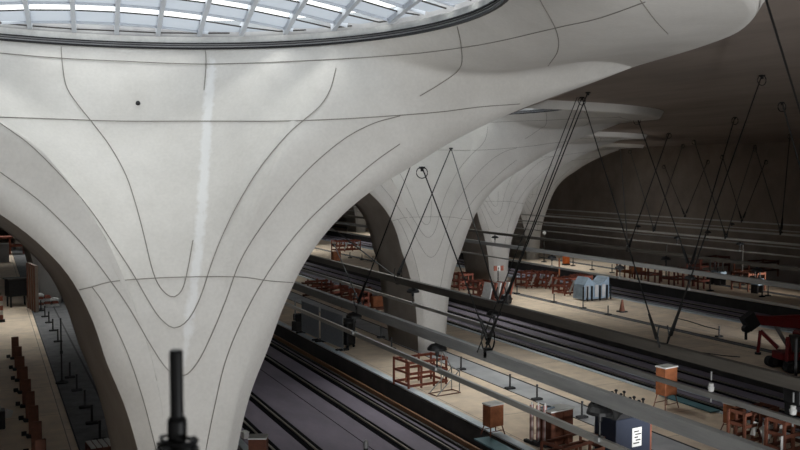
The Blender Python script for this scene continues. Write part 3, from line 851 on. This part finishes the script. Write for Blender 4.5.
# scaffold trestle right of the red guard frame
P = onZ(446, 393)
t = thing('steel_trestle', 'thin steel scaffold trestle right of the red guard frame', 'trestle', P, .12)
for y in (-.3, .3):
    MB().cyl((-.7, y, 0), (.55, y, 0.02), .03).build('foot_tube', M['brownpost'], t)
    MB().cyl((.5, y, 0), (.5, y, 1.0), .025).build('upright', M['steel'], t)
MB().cyl((-.05, .3, 0), (-.05, .3, 1.9), .025).build('upright', M['steel'], t)
for a_, b_ in (((-.65, -.3, .03), (.5, -.3, 1.0)), ((-.65, .3, .03), (.5, .3, 1.0)), ((-.05, .3, 1.85), (.5, .3, 1.0))): MB().cyl(a_, b_, .022).build('brace', M['steel'], t)
MB().cyl((.5, -.3, 1), (.5, .3, 1), .025).build('top_tube', M['steel'], t)
MB().cyl((-.7, -.3, .02), (-.7, .3, .02), .025).cyl((.5, -.3, .05), (.5, .3, .05), .025).build('cross_tube', M['brownpost'], t)

# rusty boxes on wire legs
def legbox(P, rz, label, W=.72, D=.5, B=.95, lg=.42, s=1.0):
    t = thing('box_on_legs', label, 'box', P, rz, 'rusty boxes on wire legs')
    MB().box((0, 0, (lg + B / 2) * s), (W * s, D * s, B * s), bev=.015).build('body', M['rust'], t)
    MB().box((0, 0, (lg + B + .02) * s), (W * 1.06 * s, D * 1.08 * s, .05 * s)).build('lid', M['paper'], t)
    for sx in (-1, 1):
        for sy in (-1, 1): MB().cyl((sx * W * .56 * s, sy * D * .6 * s, 0), (sx * W * .42 * s, sy * D * .42 * s, lg * s), .022 * s).build('leg', M['rustdark'], t)
    for sy in (-1, 1): MB().cyl((-W * .5 * s, sy * D * .5 * s, .2 * s), (W * .5 * s, sy * D * .5 * s, .2 * s), .016 * s).build('brace', M['rustdark'], t)
    return t
lb0 = legbox(onZ(493, 435), .15, 'rusty orange box on wire legs near the teal platform edge, left of the cabinets', .62, .45, .78, .36)
legbox(onZ(666, 407.5), .15, 'rusty box on wire legs on the near platform in front of the second track pair', .72, .5, 1.12, .55)
t = thing('orange_box', 'bright orange box standing behind on the farthest platform', 'box', onZ(566, 265), .1)
MB().box((0, 0, .55), (.6, .5, .8), bev=.03).build('body', M['orange'], t); MB().box((0, 0, .08), (.65, .55, .15)).build('base', M['dark'], t)
t = thing('brown_box', 'brown box on the third platform seen under the second column arch', 'box', onZ(336, 261.5), .1)
MB().box((0, 0, .6), (.9, .6, 1.0), bev=.02).build('body', M['rust'], t); MB().box((0, 0, .05), (1, .7, .1)).build('base', M['dark'], t)

# cabinets group bottom centre
P = onZ(557, 444)
t = thing('site_cabinet', 'brown cabinet with a pale top behind the striped boards', 'cabinet', onZ(556, 443), .15)
MB().box((0, 0, .62), (1.05, .6, 1.2), bev=.015).build('body', M['rustdark'], t)
MB().box((0, 0, 1.24), (1.12, .68, .05)).build('top', M['paper'], t)
MB().box((.28, -.31, .62), (.44, .02, 1.1)).build('door', M['rustdark'], t)
t = thing('lid_plate', 'flat grey plate lying on the cabinet behind the striped boards', 'plate', onZ(556, 443) + Vector((-.3, .1, 1.265)), .2)
MB().box((0, 0, .02), (.4, .35, .04), bev=.01).build('plate', M['tarp'], t); MB().box((0, 0, .045), (.2, .16, .02)).build('label_plate', M['dark'], t)
sb0 = None
for k, px in enumerate((531.5, 538, 544.5)):
    P = onZ(px, 444 + k * .8)
    t = thing('striped_board', ['left', 'middle', 'right'][k] + ' one of three tall pink and white boards in front of the brown cabinet', 'marker board', P, .15, 'tall pink and white boards')
    for q in range(5): MB().box((0, 0, .28 + q * .25), (.15, .05, .25)).build('stripe', M['pinkboard'] if 'pinkboard' in M else M.setdefault('pinkboard', mat('faded_pink', (.36, .21, .19), .7)) if q % 2 == 0 else M['white'], t)
    MB().cyl((0, 0, 0), (0, 0, 1.5), .03).build('stake', M['white'], t)
    MB().box((0, -.05, .06), (.16, .8, .11), bev=.02).build('foot_block', M['rubber'], t)
frame_box('steel_rack', 'dark red steel rack at the bottom centre in front of the cabinet', 'rack', onZ(572, 470), .25, 1.9, .9, 1.0, M['rustdark'], 4, 2, (.3, .65, .97), .07)
P = onZ(600, 452)
t = thing('draped_stand', 'stand wrapped in pale sheeting under a dark umbrella cap, left of the navy container', 'stand', P)
MB().cyl((0, 0, 0), (0, 0, 1.7), .05).build('pole', M['steel'], t)
MB().lathe([(.26, .1), (.22, .6), (.2, 1.1), (.16, 1.5), (.08, 1.62)], n=9).build('sheeting', M['paper'], t)
MB().lathe([(.44, 1.52), (.42, 1.6), (.30, 1.76), (.08, 1.86)], n=14).build('cap', M['black'], t)
t = thing('navy_container', 'dark navy container with a white notice at the bottom right of centre', 'container', onZ(622, 462), .12)
MB().box((0, 0, .85), (1.55, 1.0, 1.55), bev=.03).build('body', M['navy'], t)
MB().prism([(-.8, 0, 1.62), (.75, 0, 1.62), (.55, 0, 1.8), (-.2, 0, 1.84), (-.6, 0, 1.76)], 1.0, (0, 1, 0)).build('roof_sheet', M['black'], t).location = (0, -.5, 0)
nt_ = MB().box((.12, -.515, .95), (.42, .02, .62)).build('notice', M['paper'], t)
gl = MB()
for q in range(5): gl.box((.12 + (.05 if q % 2 else -.03), -.53, .76 + q * .095), (.26 - .05 * (q % 3), .008, .04))
gl.build('printed_lines', M['dark'], nt_)
MB().box((.82, 0, .85), (.12, .9, 1.5)).build('side_door', M['rustdark'], t)
for sx in (-.6, .6): MB().box((sx, 0, .04), (.15, .9, .08)).build('skid', M['black'], t)
# row of small bollard feet
for k, (px, py) in enumerate([(612, 399), (616, 397), (621, 401), (624, 398.5), (630, 405), (634, 404), (639, 408), (643, 406)]):
    P = onZ(px, py)
    t = thing('stub_post', ['first', 'second', 'third', 'fourth', 'fifth', 'sixth', 'seventh', 'eighth'][k] + ' from the left of eight short black stubs near the platform edge', 'stub post', P, 0, 'short black stubs')
    MB().lathe([(.11, 0), (.11, .06), (.05, .1)], n=10).build('base', M['rubber'], t)
    MB().cyl((0, 0, .08), (0, 0, .26), .035).lathe([(.06, .24), (.075, .28), (.05, .33)], n=10).build('head', M['black'], t)

# group at the right bottom
legbox(onZ(733, 431), .1, 'orange cupboard on wire legs at the left of the cluttered racks, bottom right', .55, .5, .72, .3)
frame_box('cluttered_rack', 'dark red rack with hanging papers at the bottom right', 'rack', onZ(752, 440), .1, 1.7, .7, 1.15, M['rustdark'], 5, 2, (.15, .6, .97), .08)
frame_box('cluttered_rack', 'dark brown rack at the very bottom right edge', 'rack', onZ(788, 452), .1, 1.4, .7, 1.2, M['rustdark'], 4, 2, (.2, .6, .97), .09)
for k, (px, py, z, a) in enumerate([(744, 428, .55, .3), (753, 431, .45, -.4), (759, 431, .5, .35), (771, 434, .75, 0), (772, 441, .4, 0)]):
    P = onZ(px, py + 12)
    d_ = (P - Vector((0, 0, 0))).normalized()
    t = thing('hung_sheet', ['pale sheet beside the orange cupboard, bottom right', 'left of two slanting white sheets in the right rack', 'right of two slanting white sheets in the right rack', 'upper pale sheet right of the slanting pair',
             'lower pale sheet right of the slanting pair'][k], 'sheet', P + Vector((-.1, -.55, 0)))
    MB().box((0, 0, .35 + z * .4), (.22, .03, .48), ry=a).build('sheet', M['paper'], t); MB().cyl((0, .03, 0), (0, .03, .7 + z * .4), .015).build('stake', M['steel'], t)
# hanging unit right edge with white cups
def cup(P, label):
    t = thing('insulator_cup', label, 'insulator', P, 0, 'white insulator cups on the beam')
    MB().lathe([(.03, -.06), (.06, -.05), (.075, .04), (.055, .08), (.06, .13), (.03, .14)], n=12).build('cup', M['white'], t)
    MB().cyl((0, 0, .2), (0, 0, .4), .02).build('bolt', M['steel'], t)
    MB().cyl((0, 0, -.1), (0, 0, -.3), .02).build('pin', M['steel'], t)
cup(onX(711, 389, 14.75), 'white insulator cup hanging near the rail above the second track pair')
cup(onX(793, 412, 14.75), 'white insulator cup at the right edge under the black hanging gear')
P = onX(795, 392, 14.9)
t = thing('hanging_gear', 'black hanging gear on the beam at the right picture edge', 'hanging gear', P)
MB().box((0, 0, 0), (.2, .45, .5), bev=.03).build('housing', M['black'], t)
MB().box((0, .1, -.42), (.12, .2, .4)).build('bracket', M['black'], t)
MB().cyl((0, -.18, .12), (0, -.42, .12), .10).build('lens_hood', M['black'], t)
MB().cyl((0, 0, .25), (0, 0, 1.1), .03).build('hanger', M['black'], t)

# blue-grey tarpaulin heap on the third platform
P = onZ(597, 300)
t = thing('covered_stack', 'goods under blue grey tarpaulin sheets with two raised corners on the third platform', 'covered goods', P, .1)
tb = MB()
pts = [(-1.3, 0, .1), (-1.25, 0, 1.2), (-.85, 0, 1.75), (-.2, 0, 1.25), (.1, 0, 1.15), (.7, 0, 1.35), (1.2, 0, 1.8), (1.2, 0, .1)]
tb.prism(pts, 1.2, (0, 1, 0)); tb.build('tarpaulin', M['tarp'], t)
for x in (-1.45, -1.05, -.6, .2, .9, 1.25): MB().box((x, -.12, .55), (.09, .09, 1.1)).build('post', M['black'], t)
for x in (-1.0, -.1, .6): MB().box((x, -.05, .7), (.32, .04, .9)).build('folded_sheet', M['strip'], t)
t = thing('traffic_cone', 'dark traffic cone alone on the third platform', 'cone', onZ(622, 312))
MB().box((0, 0, .04), (.55, .55, .08)).build('base', M['rubber'], t)
MB().lathe([(.2, .08), (.05, .85), (.03, .88)]).build('cone', M['rustdark'], t)
# posts
def signpost(px, yb, yt, label, r=.04, head=None):
    P = onZ(px, yb); H = high(px, yb, yt)
    t = thing('site_post', label, 'post', P)
    MB().lathe([(.3, 0), (.3, .06), (.06, .12)]).build('base', M['rubber'], t)
    MB().cyl((0, 0, .08), (0, 0, H), r).build('shaft', M['dark'] if head != 'brown' else M['rust'], t)
    if head == 'flag':
        for q in range(3): MB().box((-.25 + q * .3, 0, H - .1), (.28, .06, .4)).build('stripe', M['white'] if q % 2 else M['redtimber'], t)
    if head == 'ball': MB().lathe([(.03, -.2), (.16, -.1), (.2, .0), (.16, .12), (.04, .2)], (0, 0, H)).build('lamp_head', M['white'], t)
    return t
signpost(498, 292, 267, 'post with a red and white board in front of the third column', .05, 'flag')
signpost(559, 291, 258, 'thin brown post left of the red and white frame', .07, 'brown')
signpost(544, 262, 233, 'pole with a white lamp head left on the farthest platform', .06, 'ball')
signpost(666, 277, 244, 'thin tripod pole right of the red table frames', .05)
signpost(710, 291, 260, 'dark pole in front of the red frames on the farthest platform', .06)
signpost(742, 285, 244, 'thin pole right of the dark gear on the farthest platform', .05)
# table frames on the farthest platform
for (px, py, L, m, lb) in [(631, 279, 1.9, 'rust', 'left red table frame with an orange panel on the farthest platform'), (648, 281.5, 1.6, 'dimred', 'right red table frame on the farthest platform'),
                        (676, 286, 2.2, 'dimred', 'long low red frame right of the tripod pole'), (696, 288, 1.4, 'dimred', 'red frame with tall posts beside the dark pole'),
                        (708, 272, 4.0, 'dimred', 'far dim red timber stack close to the side wall'), (756, 277, 4.0, 'rustdark', 'far dim brown frame close to the side wall'),
                        (748, 290, 2.0, 'rustdark', 'dim frame at the right of the farthest platform')]:
    t = frame_box('table_frame', lb, 'frame', onZ(px, py), .1, L, 1.6, 1.5, M[m], 3, 2, (.45, .92), .11)
    if 'orange' in lb: MB().box((-.2, -.9, 1.0), (1.4, .04, .9)).build('panel', M['rust'], t)
for k, (px, py) in enumerate([(712, 284), (720, 285), (757, 293)]):
    t = thing('equipment_trolley', ['left dark trolley beside the dark pole', 'right dark trolley beside the dark pole', 'dark trolley near the two far right posts'][k], 'trolley', onZ(px, py), .2)
    MB().box((0, 0, .9), (.8, .7, .5), bev=.03).build('body', M['tarp'], t)
    for sx in (-.35, .35): MB().box((sx, 0, .42), (.09, .6, .85)).cyl((sx, 0, 1.1), (sx, 0, 1.9), .05).build('stand', M['black'], t)

# red crawler crane
P = onZ(800, 369)
t = thing('crawler_crane', 'small red crawler crane with folded boom at the right edge of the third platform', 'crane', P, math.radians(-12)); t.scale = (1.3, 1.3, 1.3)
for sy in (-.55, .55):
    b = MB(); pts = []
    for k in range(20):
        a = 2 * PI * k / 20; pts.append((.85 * (1 if math.cos(a) > 0 else -1) + .2 * math.cos(a), sy - .14, .22 + .2 * math.sin(a)))
    b.prism(pts, .28, (0, 1, 0)); tr = b.build('crawler_track', M['rubber'], t)
    for k in range(4): MB().cyl((-.75 + .5 * k, sy - .17, .22), (-.75 + .5 * k, sy + .17, .22), .12).build('track_wheel', M['dark'], tr)
MB().box((0, 0, .55), (1.9, .8, .3), bev=.04).build('chassis', M['crane'], t)
MB().box((.55, 0, 1.05), (1.3, .85, .75), bev=.08).build('engine_hood', M['crane'], t)
MB().box((-.25, -.1, 1.0), (.35, .5, .6), bev=.03).build('control_stand', M['dark'], t)
MB().bar((-2.05, 0, 1.95), (1.3, 0, 1.55), .30, .34).bar((-1.9, 0, 1.95), (.5, 0, 1.95), .2, .18).build('boom', M['crane'], t)
MB().bar((-2.35, 0, 1.75), (-1.95, 0, 2.0), .34, .55).build('boom_head', M['black'], t)
MB().cyl((-2.3, -.1, 1.6), (-2.3, .1, 1.6), .14).box((-2.3, 0, 1.35), (.08, .06, .3)).build('hook_block', M['black'], t)
MB().cyl((-.5, 0, .8), (-1.2, 0, 1.85), .07).build('lift_cylinder', M['steel'], t)
for sx, sy in ((-1, -1), (-1, 1), (1, -1), (1, 1)):
    lg = MB().bar((sx * .7, sy * .35, .75), (sx * 1.15, sy * .8, 1.35), .13).bar((sx * 1.15, sy * .8, 1.35), (sx * 1.2, sy * .85, .5), .11).build('outrigger_leg', M['crane'], t)
    MB().cyl((sx * 1.2, sy * .85, .44), (sx * 1.2, sy * .85, .52), .12).build('outrigger_pad', M['black'], lg)
# platform covers and hoses
for k, (a, b_, lb) in enumerate([((676, 318), (720, 330), 'thin dark hose lying left of the crane'), ((690, 352), (740, 357), 'thin dark joint line of a floor cover below the crane')]):
    A = onZ(*a, .02); B = onZ(*b_, .02)
    tag(MB().tube([A, A.lerp(B, .3) + Vector((.1, .1, 0)), A.lerp(B, .7) - Vector((.1, 0, 0)), B], .03).build('floor_hose', M['cable']), lb, 'hose')
# teal sheets on the near platform edge
tag(MB().box((0, 0, .055), (.6, 2.2, .05)).build('plastic_sheet', M['teal'], loc=onZ(505, 448) + Vector((-.25, .1, 0))), 'teal plastic sheet on the platform edge below the rusty box', 'sheet')
tag(MB().box((0, 0, .05), (.5, 3.0, .05)).build('plastic_sheet', M['teal'], loc=Vector((26.1, onZ(700, 415).y + 1.5, 0))), 'teal plastic sheet on the far platform edge behind the rusty box on legs', 'sheet')

# bottom edge: brown box with pale rim, rounded post
P = onZ(259, 520, -.8); zt = onX(259, 435, P.x).z
t = thing('switch_box', 'red brown box with a pale top rim at the bottom edge beside the column', 'box', P, yaw * -1)
H = high(259, 520, 436, -.8)
MB().box((0, 0, H / 2), (.52, .45, H - .06), bev=.01).build('body', M['rustdark'], t)
MB().box((0, 0, H - .02), (.54, .47, .04)).build('rim', M['paper'], t)
P = onZ(366, 500, -.8); H = high(366, 500, 440, -.8)
t = thing('marker_post', 'rounded grey post top at the bottom edge between the rails', 'post', P)
MB().cyl((0, 0, 0), (0, 0, H - .12), .075, n=14).build('shaft', M['dark'], t)
MB().lathe([(.085, H - .25), (.085, H - .12), (.07, H - .04), (.03, H)], n=14).build('cap', M['steel'], t)
t = thing('white_box', 'small white box between the rails at the bottom left of the near track', 'box', onZ(245, 438, -.8), .2)
MB().box((0, 0, .12), (.22, .3, .24), bev=.01).build('body', M['white'], t)
MB().box((0, 0, .25), (.24, .32, .02)).build('lid', M['paper'], t)

# blurred mast close to the camera
Pm = CAM + ray(176, 350).normalized() * 4.3; zt = Pm.z
gx, gy = Pm.x, Pm.y
t = thing('near_mast', 'out of focus black mast rising from the bottom edge in front of the column', 'mast', (gx, gy, 0))
MB().cyl((0, 0, 0), (0, 0, zt - .34), .048, .040, 16).build('lower_tube', M['pole'], t)
MB().lathe([(.040, zt - .42), (.045, zt - .40), (.045, zt - .33), (.036, zt - .31)], n=16).build('collar', M['pole'], t)
MB().lathe([(.031, zt - .34), (.031, zt - .01), (.027, zt)], n=16).build('upper_tube', M['pole'], t)
tz = zt - .46
MB().lathe([(.045, tz - .03), (.10, tz - .02), (.10, tz + .0), (.045, tz + .01)], n=18).build('plate', M['pole'], t)
pts = []
for k in range(60):
    a = k / 59 * 6 * PI; r = .082 + .01 * math.sin(a * 2.3); pts.append((r * math.cos(a), r * math.sin(a), tz + .01 + .0007 * k + .01 * math.sin(a * 1.3)))
MB().tube(pts, .008, 6).build('coiled_cable', M['pole'], t)
MB().lathe([(.35, 0), (.35, .04), (.06, .12)], n=16).build('foot_plate', M['pole'], t)

# ------------------------------------------------------------ fill spots on made-up stands outside the picture, added to brighten the columns
def fill_light(P, aim, watt, label, cone=75, col=(1, .95, .88)):
    t = thing('added_fill_light', label, 'fill_light', P, 0)
    MB().box((0, 0, .05), (1.0, 1.0, .1)).build('base', M['rubber'], t)
    MB().cyl((0, 0, .1), (0, 0, 1.1), .05).build('stand', M['steel'], t)
    d = (Vector(aim) - (Vector(P) + Vector((0, 0, 1.3)))).normalized()
    q = d.to_track_quat('Z', 'Y').to_matrix()
    hb = MB().lathe([(.22, -.2), (.30, 0), (.34, .06)], n=16)
    for v in hb.bm.verts: v.co = q @ v.co + Vector((0, 0, 1.3))
    hb.build('lamp_housing', M['black'], t)
    ld = bpy.data.lights.new('fill_spot', 'SPOT'); ld.energy = watt; ld.color = col; ld.spot_size = math.radians(cone); ld.spot_blend = 1; ld.shadow_soft_size = .6
    lo = bpy.data.objects.new('fill_spot', ld); COL.objects.link(lo); lo.parent = t
    lo.location = Vector((0, 0, 1.3)) + d * .7; lo.rotation_euler = (-d).to_track_quat('Z', 'Y').to_euler()
fill_light((8, -7, 0), (9.5, 17, 10.5), FL * 3.0, 'added black floodlight on the near platform aimed at the nearest column', 85, (.97, .99, 1))
fill_light((20, 8, 0), (22.5, 42, 7), FL * 6.5, 'added black floodlight on the second platform aimed up at the second column', 40, (.97, .98, 1))
fill_light((41, 26, 0), (39.5, 64, 7), FL * 6.5, 'added black floodlight on the third platform aimed up at the third column', 40, (.97, .98, 1))
fill_light((57, 42, 0), (56.5, 84, 7), FL * 3.0, 'added black floodlight on the farthest platform aimed along the side wall', 44)
